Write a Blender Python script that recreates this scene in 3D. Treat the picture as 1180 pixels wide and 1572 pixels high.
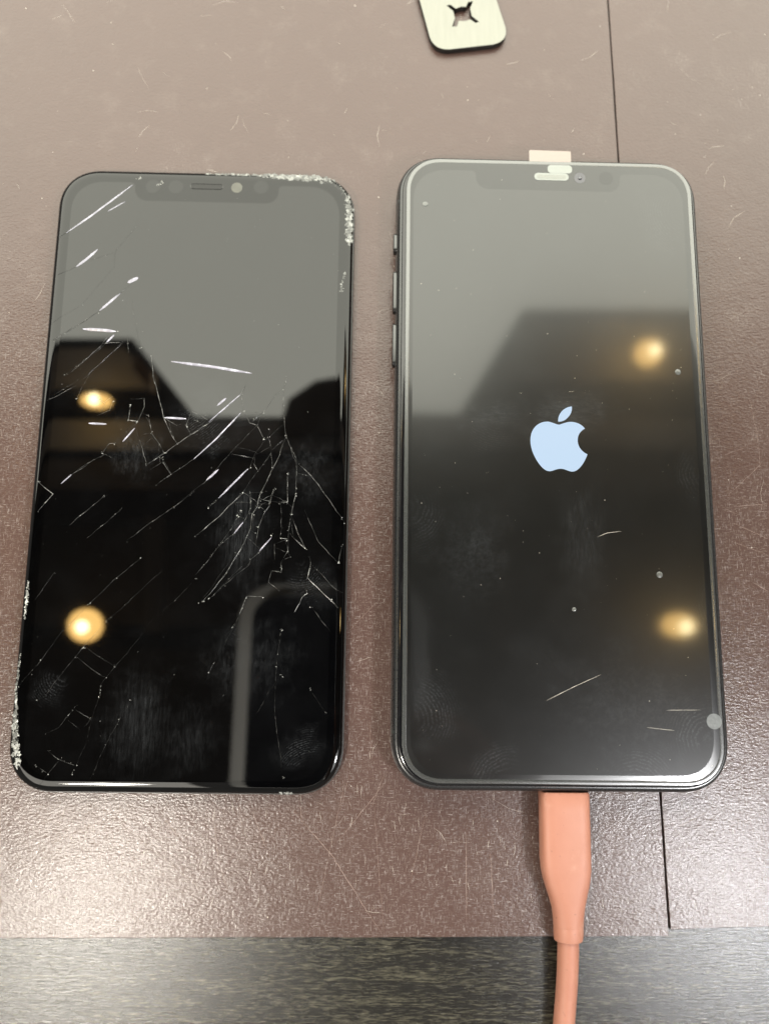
import bpy, bmesh, math, random
from mathutils import Vector, Matrix

# ------------------------------------------------------------------ clear
for _o in list(bpy.data.objects):
    bpy.data.objects.remove(_o)
SC = bpy.context.scene
COL = SC.collection
MM = 0.001
rnd = random.Random(7)

# ------------------------------------------------------------------ camera
CAM_H = 0.18811
cam_d = bpy.data.cameras.new("camera")
cam = bpy.data.objects.new("camera", cam_d)
COL.objects.link(cam)
_R = Vector((0.99968993, 0.01249344, 0.02153962))
_U = Vector((-0.01595997, 0.98546289, 0.1691395))
_F = Vector((0.01911336, 0.16943083, -0.98535672))
CAM_M = Matrix(((_R.x, _U.x, -_F.x, 0), (_R.y, _U.y, -_F.y, 0), (_R.z, _U.z, -_F.z, CAM_H), (0, 0, 0, 1)))
cam.matrix_world = CAM_M
cam_d.sensor_fit = 'HORIZONTAL'
cam_d.sensor_width = 27.0
cam_d.lens = 27.0 * 1181 / 1180
cam_d.clip_start = 0.002
cam_d.clip_end = 50
cam_d.dof.use_dof = True
cam_d.dof.focus_distance = 0.1835
cam_d.dof.aperture_fstop = 8.0
SC.camera = cam

# ------------------------------------------------------------------ world, lamps, exposure
SC.render.engine = 'CYCLES'
SC.cycles.use_denoising = True
SC.cycles.max_bounces = 8
SC.cycles.sample_clamp_indirect = 6
SC.view_settings.view_transform = 'Standard'
SC.view_settings.look = 'None'
SC.view_settings.exposure = 0.0
SC.view_settings.gamma = 1.0
SC.view_settings.use_curve_mapping = False
wd = bpy.data.worlds.new("World")
SC.world = wd
wd.use_nodes = True
wd.node_tree.nodes['Background'].inputs[0].default_value = (1.0, 0.95, 0.86, 1)
wd.node_tree.nodes['Background'].inputs[1].default_value = 0.35      # dim even light of the room


def area_lamp(name, loc, target, size, size_y, power, col):
    d = bpy.data.lights.new(name, 'AREA')
    d.shape = 'RECTANGLE'
    d.size = size
    d.size_y = size_y
    d.energy = power
    d.color = col
    o = bpy.data.objects.new(name, d)
    COL.objects.link(o)
    o.location = loc
    o.rotation_euler = (Vector(target) - Vector(loc)).to_track_quat('-Z', 'Y').to_euler()
    return o


area_lamp("lamp_behind_left", (-0.180, -0.174, 0.36), (-0.03, 0.0, 0), 0.042, 0.042, 1.35, (1.0, 0.94, 0.84))
area_lamp("lamp_behind_right", (0.255, -0.160, 0.36), (0.04, 0.0, 0), 0.042, 0.042, 1.2, (0.98, 0.98, 1.0))
area_lamp("ceiling_light_behind_left", (-0.23, -0.21, 0.36), (-0.23, -0.21, 0), 0.22, 0.18, 0.6, (1.0, 0.95, 0.84))
area_lamp("ceiling_light_behind_right", (0.25, -0.20, 0.36), (0.25, -0.20, 0), 0.26, 0.19, 0.8, (1.0, 0.99, 0.97))
CEIL_GLOW_STRENGTH = 5.2

# ------------------------------------------------------------------ node helpers
def new_mat(name):
    m = bpy.data.materials.new(name)
    m.use_nodes = True
    nt = m.node_tree
    for n in list(nt.nodes):
        nt.nodes.remove(n)
    out = nt.nodes.new('ShaderNodeOutputMaterial')
    return m, nt, out


class NB:
    """small node builder"""
    def __init__(s, nt):
        s.nt = nt

    def n(s, t, **kw):
        nd = s.nt.nodes.new(t)
        for k, v in kw.items():
            setattr(nd, k, v)
        return nd

    def put(s, sock, v):
        if hasattr(v, 'is_output') or isinstance(v, bpy.types.NodeSocket):
            s.nt.links.new(v, sock)
        else:
            if isinstance(v, (tuple, list)) and len(v) == 3 and len(sock.default_value) == 4:
                v = (*v, 1)
            sock.default_value = v

    def math(s, op, a, b=None, c=None, clamp=False):
        nd = s.n('ShaderNodeMath', operation=op, use_clamp=clamp)
        s.put(nd.inputs[0], a)
        if b is not None:
            s.put(nd.inputs[1], b)
        if c is not None:
            s.put(nd.inputs[2], c)
        return nd.outputs[0]

    def vmath(s, op, a, b=None):
        nd = s.n('ShaderNodeVectorMath', operation=op)
        s.put(nd.inputs[0], a)
        if b is not None:
            s.put(nd.inputs[1], b)
        return nd.outputs['Value'] if op in ('LENGTH', 'DOT_PRODUCT', 'DISTANCE') else nd.outputs[0]

    def obj(s):
        return s.n('ShaderNodeTexCoord').outputs['Object']

    def mapping(s, v, loc=(0, 0, 0), rot=(0, 0, 0), scale=(1, 1, 1), typ='POINT'):
        nd = s.n('ShaderNodeMapping', vector_type=typ)
        s.put(nd.inputs['Vector'], v)
        nd.inputs['Location'].default_value = loc
        nd.inputs['Rotation'].default_value = rot
        nd.inputs['Scale'].default_value = scale
        return nd.outputs[0]

    def noise(s, v, scale, detail=2, rough=0.5, dist=0.0):
        nd = s.n('ShaderNodeTexNoise')
        s.put(nd.inputs['Vector'], v)
        nd.inputs['Scale'].default_value = scale
        nd.inputs['Detail'].default_value = detail
        nd.inputs['Roughness'].default_value = rough
        nd.inputs['Distortion'].default_value = dist
        return nd.outputs['Fac']

    def voro(s, v, scale, feature='F1', rand=1.0):
        nd = s.n('ShaderNodeTexVoronoi', feature=feature)
        s.put(nd.inputs['Vector'], v)
        nd.inputs['Scale'].default_value = scale
        nd.inputs['Randomness'].default_value = rand
        return nd.outputs['Distance']

    def ramp(s, fac, stops, interp='LINEAR'):
        nd = s.n('ShaderNodeValToRGB')
        nd.color_ramp.interpolation = interp
        els = nd.color_ramp.elements
        while len(els) < len(stops):
            els.new(0.5)
        for e, (p, c) in zip(els, stops):
            e.position = p
            e.color = (*c, 1) if isinstance(c, (tuple, list)) else (c, c, c, 1)
        s.put(nd.inputs[0], fac)
        return nd.outputs[0]

    def mix(s, fac, a, b, blend='MIX'):
        nd = s.n('ShaderNodeMix', data_type='RGBA', blend_type=blend)
        s.put(nd.inputs[0], fac)
        s.put(nd.inputs[6], a)
        s.put(nd.inputs[7], b)
        return nd.outputs[2]

    def smooth(s, v, a, b, lo=0.0, hi=1.0):
        nd = s.n('ShaderNodeMapRange', interpolation_type='SMOOTHSTEP')
        s.put(nd.inputs[0], v)
        for i, x in enumerate((a, b, lo, hi)):
            nd.inputs[i + 1].default_value = x
        return nd.outputs[0]

    def bump(s, height, strength, dist, normal=None):
        nd = s.n('ShaderNodeBump')
        nd.inputs['Strength'].default_value = strength
        nd.inputs['Distance'].default_value = dist
        s.put(nd.inputs['Height'], height)
        if normal is not None:
            s.put(nd.inputs['Normal'], normal)
        return nd.outputs[0]

    def principled(s, out, **kw):
        p = s.n('ShaderNodeBsdfPrincipled')
        for k, v in kw.items():
            s.put(p.inputs[k.replace('_', ' ')], v)
        s.nt.links.new(p.outputs[0], out.inputs[0])
        return p


def plain(name, col, rough=0.5, metal=0.0, ior=1.5, vary=0.15, scale=900, bump=0.0):
    m, nt, out = new_mat(name)
    b = NB(nt)
    co = b.obj()
    nz = b.noise(co, scale, 4, 0.6)
    dark = tuple(c * (1 - vary) for c in col)
    lite = tuple(min(1, c * (1 + vary)) for c in col)
    kw = dict(Base_Color=b.mix(nz, dark, lite), Roughness=b.math('MULTIPLY_ADD', nz, 0.3 * rough, 0.85 * rough), Metallic=metal, IOR=ior)
    if bump:
        kw['Normal'] = b.bump(nz, bump, 0.0001)
    b.principled(out, **kw)
    return m


# ------------------------------------------------------------------ mesh helpers
def tag(o, label=None, cat=None, group=None, kind=None):
    if label:
        o['label'] = label
    if cat:
        o['category'] = cat
    if group:
        o['group'] = group
    if kind:
        o['kind'] = kind
    return o


def empty(name, loc, rz=0.0):
    o = bpy.data.objects.new(name, None)
    o.empty_display_size = 0.01
    COL.objects.link(o)
    o.location = loc
    o.rotation_euler = (0, 0, rz)
    return o


def obj(name, bm, mat, parent=None, smooth=False, angle=None):
    me = bpy.data.meshes.new(name)
    bmesh.ops.recalc_face_normals(bm, faces=bm.faces)
    bm.to_mesh(me)
    bm.free()
    if smooth:
        for p in me.polygons:
            p.use_smooth = True
        if angle is not None:
            me.set_sharp_from_angle(angle=math.radians(angle))
    me.materials.append(mat)
    o = bpy.data.objects.new(name, me)
    COL.objects.link(o)
    if parent is not None:
        o.parent = parent
    return o


def rr(w, l, r, n=10, cx=0.0, cy=0.0, e=2.25):
    """rounded rectangle outline (mm), superelliptic corners, counter-clockwise"""
    pts = []
    r = max(r, 0.05)
    for qx, qy, a0 in ((1, -1, -90), (1, 1, 0), (-1, 1, 90), (-1, -1, 180)):
        for k in range(n + 1):
            a = math.radians(a0 + 90 * k / n)
            c, s = math.cos(a), math.sin(a)
            x = math.copysign(abs(c) ** (2 / e), c)
            y = math.copysign(abs(s) ** (2 / e), s)
            pts.append((cx + qx * (w / 2 - r) + x * r, cy + qy * (l / 2 - r) + y * r))
    return pts


def loft(bm, rings, cap0=True, cap1=True):
    """rings of equal length, in mm"""
    vs = [[bm.verts.new((x * MM, y * MM, z * MM)) for x, y, z in ring] for ring in rings]
    n = len(vs[0])
    for a, b in zip(vs, vs[1:]):
        for i in range(n):
            bm.faces.new((a[i], a[(i + 1) % n], b[(i + 1) % n], b[i]))
    if cap0:
        bm.faces.new(vs[0][::-1])
    if cap1:
        bm.faces.new(vs[-1])
    return vs


def slab(w, l, r, prof, cx=0.0, cy=0.0, cap0=True, cap1=True, n=12):
    bm = bmesh.new()
    loft(bm, [[(x, y, z) for x, y in rr(w - 2 * i, l - 2 * i, r - i, n, cx, cy)] for i, z in prof], cap0, cap1)
    return bm


def prism(bm, pts, z0, z1):
    """closed prism of any simple outline, mm"""
    a = [bm.verts.new((x * MM, y * MM, z0 * MM)) for x, y in pts]
    b = [bm.verts.new((x * MM, y * MM, z1 * MM)) for x, y in pts]
    n = len(pts)
    for i in range(n):
        bm.faces.new((a[i], a[(i + 1) % n], b[(i + 1) % n], b[i]))
    bm.faces.new(a[::-1])
    bm.faces.new(b)


def holed_plate(name, outer, holes, z0, z1, bevel, mat, parent=None):
    """plate with cut-outs, made from a filled 2D curve turned into a mesh"""
    cu = bpy.data.curves.new(name, 'CURVE')
    cu.dimensions = '2D'
    cu.fill_mode = 'BOTH'
    cu.extrude = (z1 - z0) / 2 * MM - bevel * MM
    cu.bevel_depth = bevel * MM
    cu.bevel_resolution = 2
    for pts in [outer] + holes:
        sp = cu.splines.new('POLY')
        sp.points.add(len(pts) - 1)
        for p, (x, y) in zip(sp.points, pts):
            p.co = (x * MM, y * MM, 0, 1)
        sp.use_cyclic_u = True
    t = bpy.data.objects.new(name + '_c', cu)
    COL.objects.link(t)
    bpy.context.view_layer.update()
    me = bpy.data.meshes.new_from_object(t.evaluated_get(bpy.context.evaluated_depsgraph_get()))
    bpy.data.objects.remove(t)
    bpy.data.curves.remove(cu)
    me.transform(Matrix.Translation((0, 0, (z0 + z1) / 2 * MM)))
    me.materials.clear()
    me.materials.append(mat)
    o = bpy.data.objects.new(name, me)
    COL.objects.link(o)
    if parent is not None:
        o.parent = parent
    return o


def ribbon(bm, pts, width, z, height, jitter=0.0, step=1.2, taper=True, rg=rnd, wander=0.0):
    """thin ridge of triangular section along a polyline (mm)"""
    P = [Vector(pts[0])]
    for a, b in zip(pts, pts[1:]):
        a, b = Vector(a), Vector(b)
        k = max(1, int((b - a).length / step))
        for i in range(1, k + 1):
            q = a.lerp(b, i / k)
            if jitter and i < k:
                q = q + Vector((rg.uniform(-jitter, jitter), rg.uniform(-jitter, jitter)))
            P.append(q)
    n = len(P)
    if wander:
        f1, f2, a1, a2 = rg.uniform(0.25, 0.5), rg.uniform(0.9, 1.5), rg.uniform(0, 6), rg.uniform(0, 6)
        for i in range(1, n - 1):
            t = (P[i + 1] - P[i - 1]).normalized()
            e = min(1.0, min(i, n - 1 - i) / 3)
            P[i] = P[i] + Vector((-t.y, t.x)) * wander * e * (math.sin(f1 * i * step + a1) + 0.5 * math.sin(f2 * i * step + a2))
    rows = []
    for i, p in enumerate(P):
        t = (P[min(i + 1, n - 1)] - P[max(i - 1, 0)]).normalized()
        nn = Vector((-t.y, t.x))
        f = 1.0
        if taper:
            u = i / (n - 1)
            f = min(1.0, 0.25 + 3.5 * min(u, 1 - u))
        wv = width * f * (rg.uniform(0.65, 1.25) if jitter else 1.0) / 2
        l, r = p + nn * wv, p - nn * wv
        rows.append([bm.verts.new((l.x * MM, l.y * MM, z * MM)), bm.verts.new((p.x * MM, p.y * MM, (z + height) * MM)), bm.verts.new((r.x * MM, r.y * MM, z * MM))])
    for a, b in zip(rows, rows[1:]):
        for k in range(3):
            bm.faces.new((a[k], a[(k + 1) % 3], b[(k + 1) % 3], b[k]))
    bm.faces.new(rows[0])
    bm.faces.new(rows[-1][::-1])


def shard(bm, x, y, z, r, h, rg=rnd):
    """irregular little pyramid (mm)"""
    k = rg.choice((3, 4, 5))
    a0 = rg.uniform(0, 6.28)
    ring = []
    for i in range(k):
        a = a0 + 6.283 * i / k + rg.uniform(-0.4, 0.4)
        q = r * rg.uniform(0.5, 1.2)
        ring.append(bm.verts.new(((x + q * math.cos(a)) * MM, (y + q * math.sin(a)) * MM, z * MM)))
    top = bm.verts.new(((x + rg.uniform(-r, r) * 0.4) * MM, (y + rg.uniform(-r, r) * 0.4) * MM, (z + h * rg.uniform(0.6, 1.2)) * MM))
    for i in range(k):
        bm.faces.new((ring[i], ring[(i + 1) % k], top))
    bm.faces.new(ring[::-1])


# ------------------------------------------------------------------ measured outlines (mm, screen or table coordinates)
STREAKS = [
    ([(-35.33, 59.45), (-29.56, 64.22), (-19.34, 73.39)], 0.50),
    ([(-25.21, 65.73), (-20.94, 68.64)], 0.33),
    ([(-32.05, 50.16), (-29.69, 52.26), (-26.96, 55.06)], 0.75),
    ([(-25.29, 38.41), (-20.43, 43.21)], 0.67),
    ([(-18.76, 46.18), (-16.13, 47.59)], 1.08),
    ([(-29.06, 33.46), (-24.91, 33.33), (-20.75, 32.98)], 0.92),
    ([(-6.5, 25.36), (4.11, 24.15), (13.66, 22.66)], 0.79),
    ([(5.5, 14.11), (7.64, 16.08)], 0.58),
    ([(-7.39, 10.8), (-1.92, 10.57)], 0.58),
    ([(0.41, 0.32), (5.74, 5.67), (11.43, 12.38)], 0.40),
    ([(3.82, -4.83), (6.65, -2.09)], 0.58),
    ([(7.0, -9.23), (13.8, -1.79)], 0.47),
    ([(3.59, 9.83), (11.22, 17.19)], 0.29),
    ([(-25.78, 8.98), (-21.34, 8.85)], 0.58),
    ([(-17.13, 4.44), (-14.37, 7.98)], 0.44),
    ([(-22.9, 30.0), (-21.06, 32.15)], 0.51),
    ([(17.36, -22.0), (20.18, -18.62)], 0.33),
    ([(11.09, -17.88), (13.23, -15.01)], 0.36),
    ([(-31.23, -6.33), (-28.81, -3.95)], 0.33),
]
CRACKS = [
    [(-37.72, 57.78), (-35.33, 59.45)],
    [(-36.43, 30.23), (-25.67, 37.96), (-20.43, 43.21), (-16.14, 47.82)],
    [(-37.42, 34.6), (-29.98, 39.87), (-22.39, 50.16), (-22.3, 54.72), (-17.31, 62.21)],
    [(-36.67, 47.78), (-32.05, 50.16)],
    [(-28.84, 52.05), (-22.69, 54.25)],
    [(-15.92, 35.08), (-14.24, 28.51), (-10.79, 22.93), (-8.95, 16.5)],
    [(-36.52, 14.68), (-28.85, 20.4)],
    [(-20.52, 32.77), (-24.53, 28.29), (-32.22, 21.62)],
    [(-17.72, 31.07), (-22.32, 26.16), (-28.78, 19.54)],
    [(-17.17, 41.27), (-16.12, 35.07)],
    [(-36.08, 30.29), (-27.89, 36.25)],
    [(-21.48, 32.91), (-24.78, 28.62), (-31.42, 21.64)],
    [(-17.76, 31.45), (-21.11, 27.74), (-26.11, 22.51), (-29.12, 15.3)],
    [(-17.76, 31.45), (-17.31, 27.63)],
    [(-11.5, 26.99), (-10.55, 20.56), (-7.45, 10.89), (-5.43, 6.86), (-3.66, 3.95)],
    [(-7.62, 10.89), (-4.3, 8.91)],
    [(-36.35, 14.6), (-29.39, 18.67)],
    [(-15.76, 15.38), (-12.56, 15.63), (-12.42, 13.4), (-13.77, 9.66), (-16.43, 7.02)],
    [(-16.1, 9.98), (-13.95, 9.73)],
    [(-15.82, 13.7), (-16.1, 9.98)],
    [(-12.12, 11.54), (-11.2, 11.19), (-10.03, 6.77), (-6.9, 1.88)],
    [(-14.0, 7.8), (-10.93, -1.29), (-6.9, 1.88)],
    [(-13.01, 6.17), (-10.22, 6.95)],
    [(-11.95, 3.62), (-9.96, 5.67)],
    [(-7.52, 0.59), (-4.81, -3.53), (-8.16, -6.12)],
    [(-9.81, -2.35), (-7.11, -0.49)],
    [(-21.85, 1.43), (-20.28, 4.01), (-18.7, 4.04)],
    [(-21.85, 1.43), (-19.5, 0.56)],
    [(-23.8, 10.94), (-20.71, 12.3), (-20.17, 14.74)],
    [(-26.02, -1.55), (-21.3, 1.07)],
    [(-36.67, -5.89), (-32.93, -8.87), (-36.2, -13.2)],
    [(-28.81, -3.95), (-25.32, -1.54)],
    [(-28.31, -16.43), (-20.55, -9.02)],
    [(-23.59, -19.34), (-16.15, -12.15)],
    [(-14.56, -19.97), (1.32, -7.57)],
    [(-23.77, 15.22), (-22.28, 14.32), (-20.61, 15.85)],
    [(-11.02, -1.15), (-6.5, 1.82), (-3.83, 4.04), (3.6, 9.65), (11.22, 17.0), (12.52, 20.01)],
    [(-8.1, -6.11), (-4.78, -3.55), (0.4, 0.5), (5.74, 5.67), (12.12, 12.76), (11.4, 17.0)],
    [(12.12, 12.76), (16.74, 12.48), (19.77, 16.99), (21.85, 18.52)],
    [(12.12, 12.76), (13.66, 9.84), (15.45, 9.33)],
    [(-3.78, -11.71), (3.82, -4.83), (9.43, 2.1), (15.45, 9.33), (17.08, 12.85)],
    [(17.35, 5.89), (15.45, 9.33)],
    [(4.53, -11.74), (7.0, -9.23), (14.14, -1.42), (14.92, 0.94), (15.73, 2.58), (18.4, 6.27), (18.86, 8.11)],
    [(10.76, 3.58), (15.73, 2.4)],
    [(9.61, 1.93), (14.92, 0.94)],
    [(18.4, 6.27), (18.78, 5.55), (19.25, 2.28), (16.28, -2.46), (13.97, -5.73), (12.68, -8.06), (9.03, -11.67)],
    [(-6.91, 0.0), (-4.61, -3.55)],
    [(-0.79, 12.51), (-1.82, 8.81), (-0.64, 6.64)],
    [(-0.79, 12.51), (1.19, 11.81), (3.75, 10.2)],
    [(-0.33, 10.68), (2.58, 8.9)],
    [(22.47, 21.52), (21.85, 18.52), (21.64, 14.42), (22.1, 11.48), (22.8, 6.72), (25.47, 0.59), (25.57, -2.66), (25.7, -6.6), (25.59, -8.74), (25.16, -11.4)],
    [(22.8, 6.72), (21.39, 1.6), (19.75, -1.68), (17.19, -7.63), (16.28, -11.02)],
    [(14.58, -7.68), (17.19, -7.63)],
    [(14.58, -7.68), (14.91, -11.4)],
    [(20.29, -6.69), (19.36, -9.91), (19.07, -11.33)],
    [(17.08, -9.23), (19.36, -9.91)],
    [(19.25, 2.28), (19.75, -1.68)],
    [(21.98, -10.22), (23.71, -9.83), (23.48, -3.05)],
    [(16.28, -2.46), (14.97, -0.32)],
    [(25.32, 0.49), (29.34, -3.44), (37.01, -13.74), (37.74, -14.97)],
    [(25.6, -2.6), (28.99, -3.45)],
    [(27.83, -11.75), (31.55, -19.5), (36.39, -24.69)],
    [(24.71, -13.23), (28.29, -21.31), (24.33, -17.49)],
    [(29.39, -23.04), (29.78, -24.79), (29.19, -28.27), (34.87, -33.71), (36.63, -35.4)],
    [(29.97, -25.13), (36.01, -30.94), (37.76, -31.78)],
    [(29.09, -30.7), (29.06, -32.08), (27.95, -32.78), (26.18, -36.57)],
    [(24.7, -12.87), (24.15, -17.14), (24.14, -22.07), (22.66, -24.54)],
    [(24.14, -22.07), (24.88, -23.46)],
    [(22.11, -18.76), (24.03, -18.91)],
    [(20.45, -6.85), (19.37, -10.82), (18.05, -12.98), (16.78, -16.2), (16.45, -21.14)],
    [(17.2, -9.24), (19.33, -9.92)],
    [(16.56, -10.86), (18.36, -12.08)],
    [(17.13, -7.63), (16.57, -11.22), (15.25, -13.03), (14.89, -16.94), (12.51, -22.25), (9.33, -28.22), (4.47, -34.14)],
    [(14.53, -12.68), (15.6, -13.02)],
    [(14.89, -16.94), (16.14, -17.62)],
    [(14.67, -7.67), (14.82, -11.25), (13.24, -15.19), (11.27, -17.88), (7.59, -20.92)],
    [(11.77, -13.44), (13.19, -14.13)],
    [(12.58, -8.06), (7.91, -13.15), (1.91, -18.55)],
    [(12.77, -12.36), (10.52, -16.65), (6.95, -21.99), (2.42, -27.97)],
    [(20.17, -18.27), (17.36, -22.18), (15.36, -23.96), (14.9, -25.36), (9.42, -30.29), (6.14, -33.43)],
    [(20.93, -20.02), (21.08, -23.87)],
    [(20.49, -26.67), (22.75, -26.98), (22.66, -24.54)],
    [(20.49, -26.67), (19.73, -29.45), (22.21, -31.14)],
    [(22.15, -10.06), (23.73, -10.03)],
    [(22.15, -10.06), (22.55, -16.46), (22.11, -18.76)],
    [(25.59, -7.84), (24.71, -13.23)],
    [(37.16, -20.47), (36.39, -24.69)],
    [(18.48, -32.91), (14.88, -32.96), (13.19, -37.43)],
    [(-22.12, -35.05), (-27.8, -41.51), (-31.9, -47.68), (-37.03, -54.35)],
    [(-17.92, -39.26), (-22.85, -45.47), (-24.24, -47.4), (-28.05, -52.37), (-30.74, -56.53), (-32.55, -57.67)],
    [(-7.08, -38.73), (-10.63, -43.79), (-16.96, -52.24), (-18.16, -54.13), (-18.18, -56.39), (-19.72, -61.25), (-20.4, -67.15), (-22.28, -71.92), (-23.23, -74.1)],
    [(-22.1, -45.27), (-19.66, -46.96), (-15.24, -49.57)],
    [(-24.24, -47.4), (-20.55, -50.39), (-17.15, -52.24)],
    [(-23.18, -58.31), (-25.4, -61.31), (-26.94, -63.36), (-30.0, -65.05)],
    [(-23.86, -59.25), (-19.88, -61.62), (-21.08, -63.3)],
    [(-24.98, -61.86), (-22.17, -63.86)],
    [(-28.94, -68.7), (-26.53, -70.5), (-22.28, -71.92)],
    [(-10.88, -57.05), (-13.24, -61.55), (-15.87, -67.11), (-18.39, -73.69), (-19.53, -75.87)],
    [(-31.28, -72.0), (-28.5, -73.79), (-25.81, -70.13)],
    [(-28.5, -73.79), (-30.83, -77.05)],
    [(-30.9, -27.73), (-34.99, -34.45)],
    [(-10.76, -24.26), (-16.32, -29.09), (-22.12, -35.05)],
    [(-4.73, -26.15), (-11.35, -32.95), (-17.92, -39.26)],
    [(2.47, -28.82), (-2.28, -34.38), (-7.08, -38.73)],
    [(15.05, -32.97), (12.04, -40.02), (9.75, -45.25)],
    [(11.64, -22.72), (6.5, -30.73), (3.57, -34.69)],
    [(14.88, -24.27), (7.72, -31.5)],
    [(23.19, -40.65), (22.52, -49.11), (22.17, -55.55), (23.06, -64.13), (24.95, -74.38)],
    [(23.55, -51.0), (20.46, -55.95), (17.95, -60.47)],
    [(30.43, -54.33), (34.04, -59.55)],
    [(30.26, -35.11), (35.13, -41.27)],
    [(7.78, -48.53), (6.74, -50.82)],
]
CHIPS = [
    [(-0.62, 77.21, 0.42), (7.16, 77.18, 0.93), (11.49, 77.06, 0.59), (16.69, 76.96, 1.27), (21.9, 76.63, 1.91), (27.97, 76.79, 2.12), (32.34, 75.72, 1.78), (35.44, 72.95, 1.61), (36.79, 70.15, 1.78), (37.07, 67.33, 2.04), (37.15, 63.59, 1.91), (37.01, 59.87, 1.61), (37.05, 58.02, 0.76)],
    [(36.35, 50.42, 0.42), (35.89, 48.36, 0.59), (35.42, 44.73, 0.59)],
    [(-36.89, -29.78, 0.34), (-36.88, -32.92, 0.76), (-36.98, -36.03, 0.85), (-36.97, -39.13, 0.34)],
    [(-37.15, -46.8, 0.34), (-37.36, -48.7, 0.51), (-37.5, -55.48, 0.59), (-37.08, -59.95, 0.85), (-36.82, -64.75, 1.27), (-36.04, -69.14, 1.61), (-35.36, -72.4, 1.1), (-34.26, -74.2, 0.34)],
    [(-18.8, 74.82, 0.59), (-17.33, 75.34, 0.59)],
    [(-13.13, 73.46, 0.76), (-11.46, 74.31, 0.76)],
    [(23.93, -77.65, 0.34), (26.19, -77.45, 0.68), (27.71, -77.8, 0.25)],
]
SCRATCHES = [
    [(-63.77, -36.04), (-40.7, -52.79), (-29.79, -60.83)],
    [(-17.84, -37.12), (-7.59, -47.93), (4.45, -65.18)],
    [(-4.17, -28.87), (-7.64, -45.77), (-11.32, -64.21)],
    [(2.17, -37.69), (3.53, -52.86), (4.82, -64.83)],
    [(-83.49, -36.21), (-72.45, -41.2), (-67.13, -41.52)],
    [(-72.77, -46.24), (-58.88, -40.37)],
    [(-35.46, -37.27), (-33.33, -49.54), (-30.73, -56.62)],
    [(-26.25, -37.92), (-22.44, -47.31)],
    [(-15.61, -34.9), (-14.25, -41.47)],
    [(4.8, -31.77), (-6.13, -45.03)],
    [(-29.41, -35.75), (-28.35, -42.31)],
    [(-46.35, -40.27), (-42.68, -44.58)],
    [(-4.78, 2.91), (3.12, 11.18)],
    [(-3.36, -28.21), (-5.84, -39.03)],
    [(0.75, -17.61), (1.28, -26.67)],
    [(4.44, -30.0), (1.45, -37.79)],
    [(96.87, 65.55), (98.41, 54.75), (98.7, 45.97), (89.59, 37.61)],
    [(94.99, 51.21), (101.24, 49.7)],
    [(88.52, 34.88), (91.98, 33.14)],
    [(89.77, 26.41), (99.29, 23.02)],
    [(93.18, 37.67), (95.3, 35.9)],
    [(97.13, 36.38), (99.27, 35.06)],
    [(91.22, 35.15), (100.24, 35.98)],
    [(90.94, 30.89), (99.58, 27.01)],
    [(89.83, 48.57), (94.92, 50.28)],
    [(88.14, 21.75), (93.47, 22.05)],
    [(94.83, 16.16), (98.62, 13.82)],
    [(14.25, -37.96), (10.63, -54.06)],
    [(23.57, -42.84), (23.47, -62.18)],
    [(29.12, -47.0), (29.7, -60.79)],
    [(70.0, -50.21), (77.13, -56.41)],
    [(71.93, -41.76), (81.24, -37.42)],
]
PLATE_DATA = ([(14.52, 165.0), (14.94, 163.99), (15.47, 163.16), (16.11, 162.49), (16.86, 161.99), (17.73, 161.65), (18.7, 161.49), (19.79, 161.49), (31.74, 163.38), (32.91, 163.76), (33.86, 164.28), (34.59, 164.94), (35.1, 165.74), (35.4, 166.68), (35.47, 167.76), (35.33, 168.98), (25.49, 204.12), (25.02, 205.17), (24.43, 206.04), (23.73, 206.74), (22.93, 207.26), (22.0, 207.61), (20.97, 207.79), (19.82, 207.79), (9.02, 206.16), (7.96, 205.83), (7.09, 205.36), (6.42, 204.77), (5.94, 204.05), (5.65, 203.2), (5.55, 202.23), (5.64, 201.12)],
    [(18.89, 175.29), (20.13, 175.6), (21.61, 174.38), (23.09, 175.07), (24.43, 175.03), (25.06, 176.61), (26.59, 176.99), (25.66, 174.52), (26.14, 172.15), (28.22, 170.41), (27.12, 169.9), (25.64, 171.02), (24.04, 170.42), (22.45, 170.49), (21.96, 168.67), (20.48, 168.56), (21.35, 171.3), (20.87, 173.53)])

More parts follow.
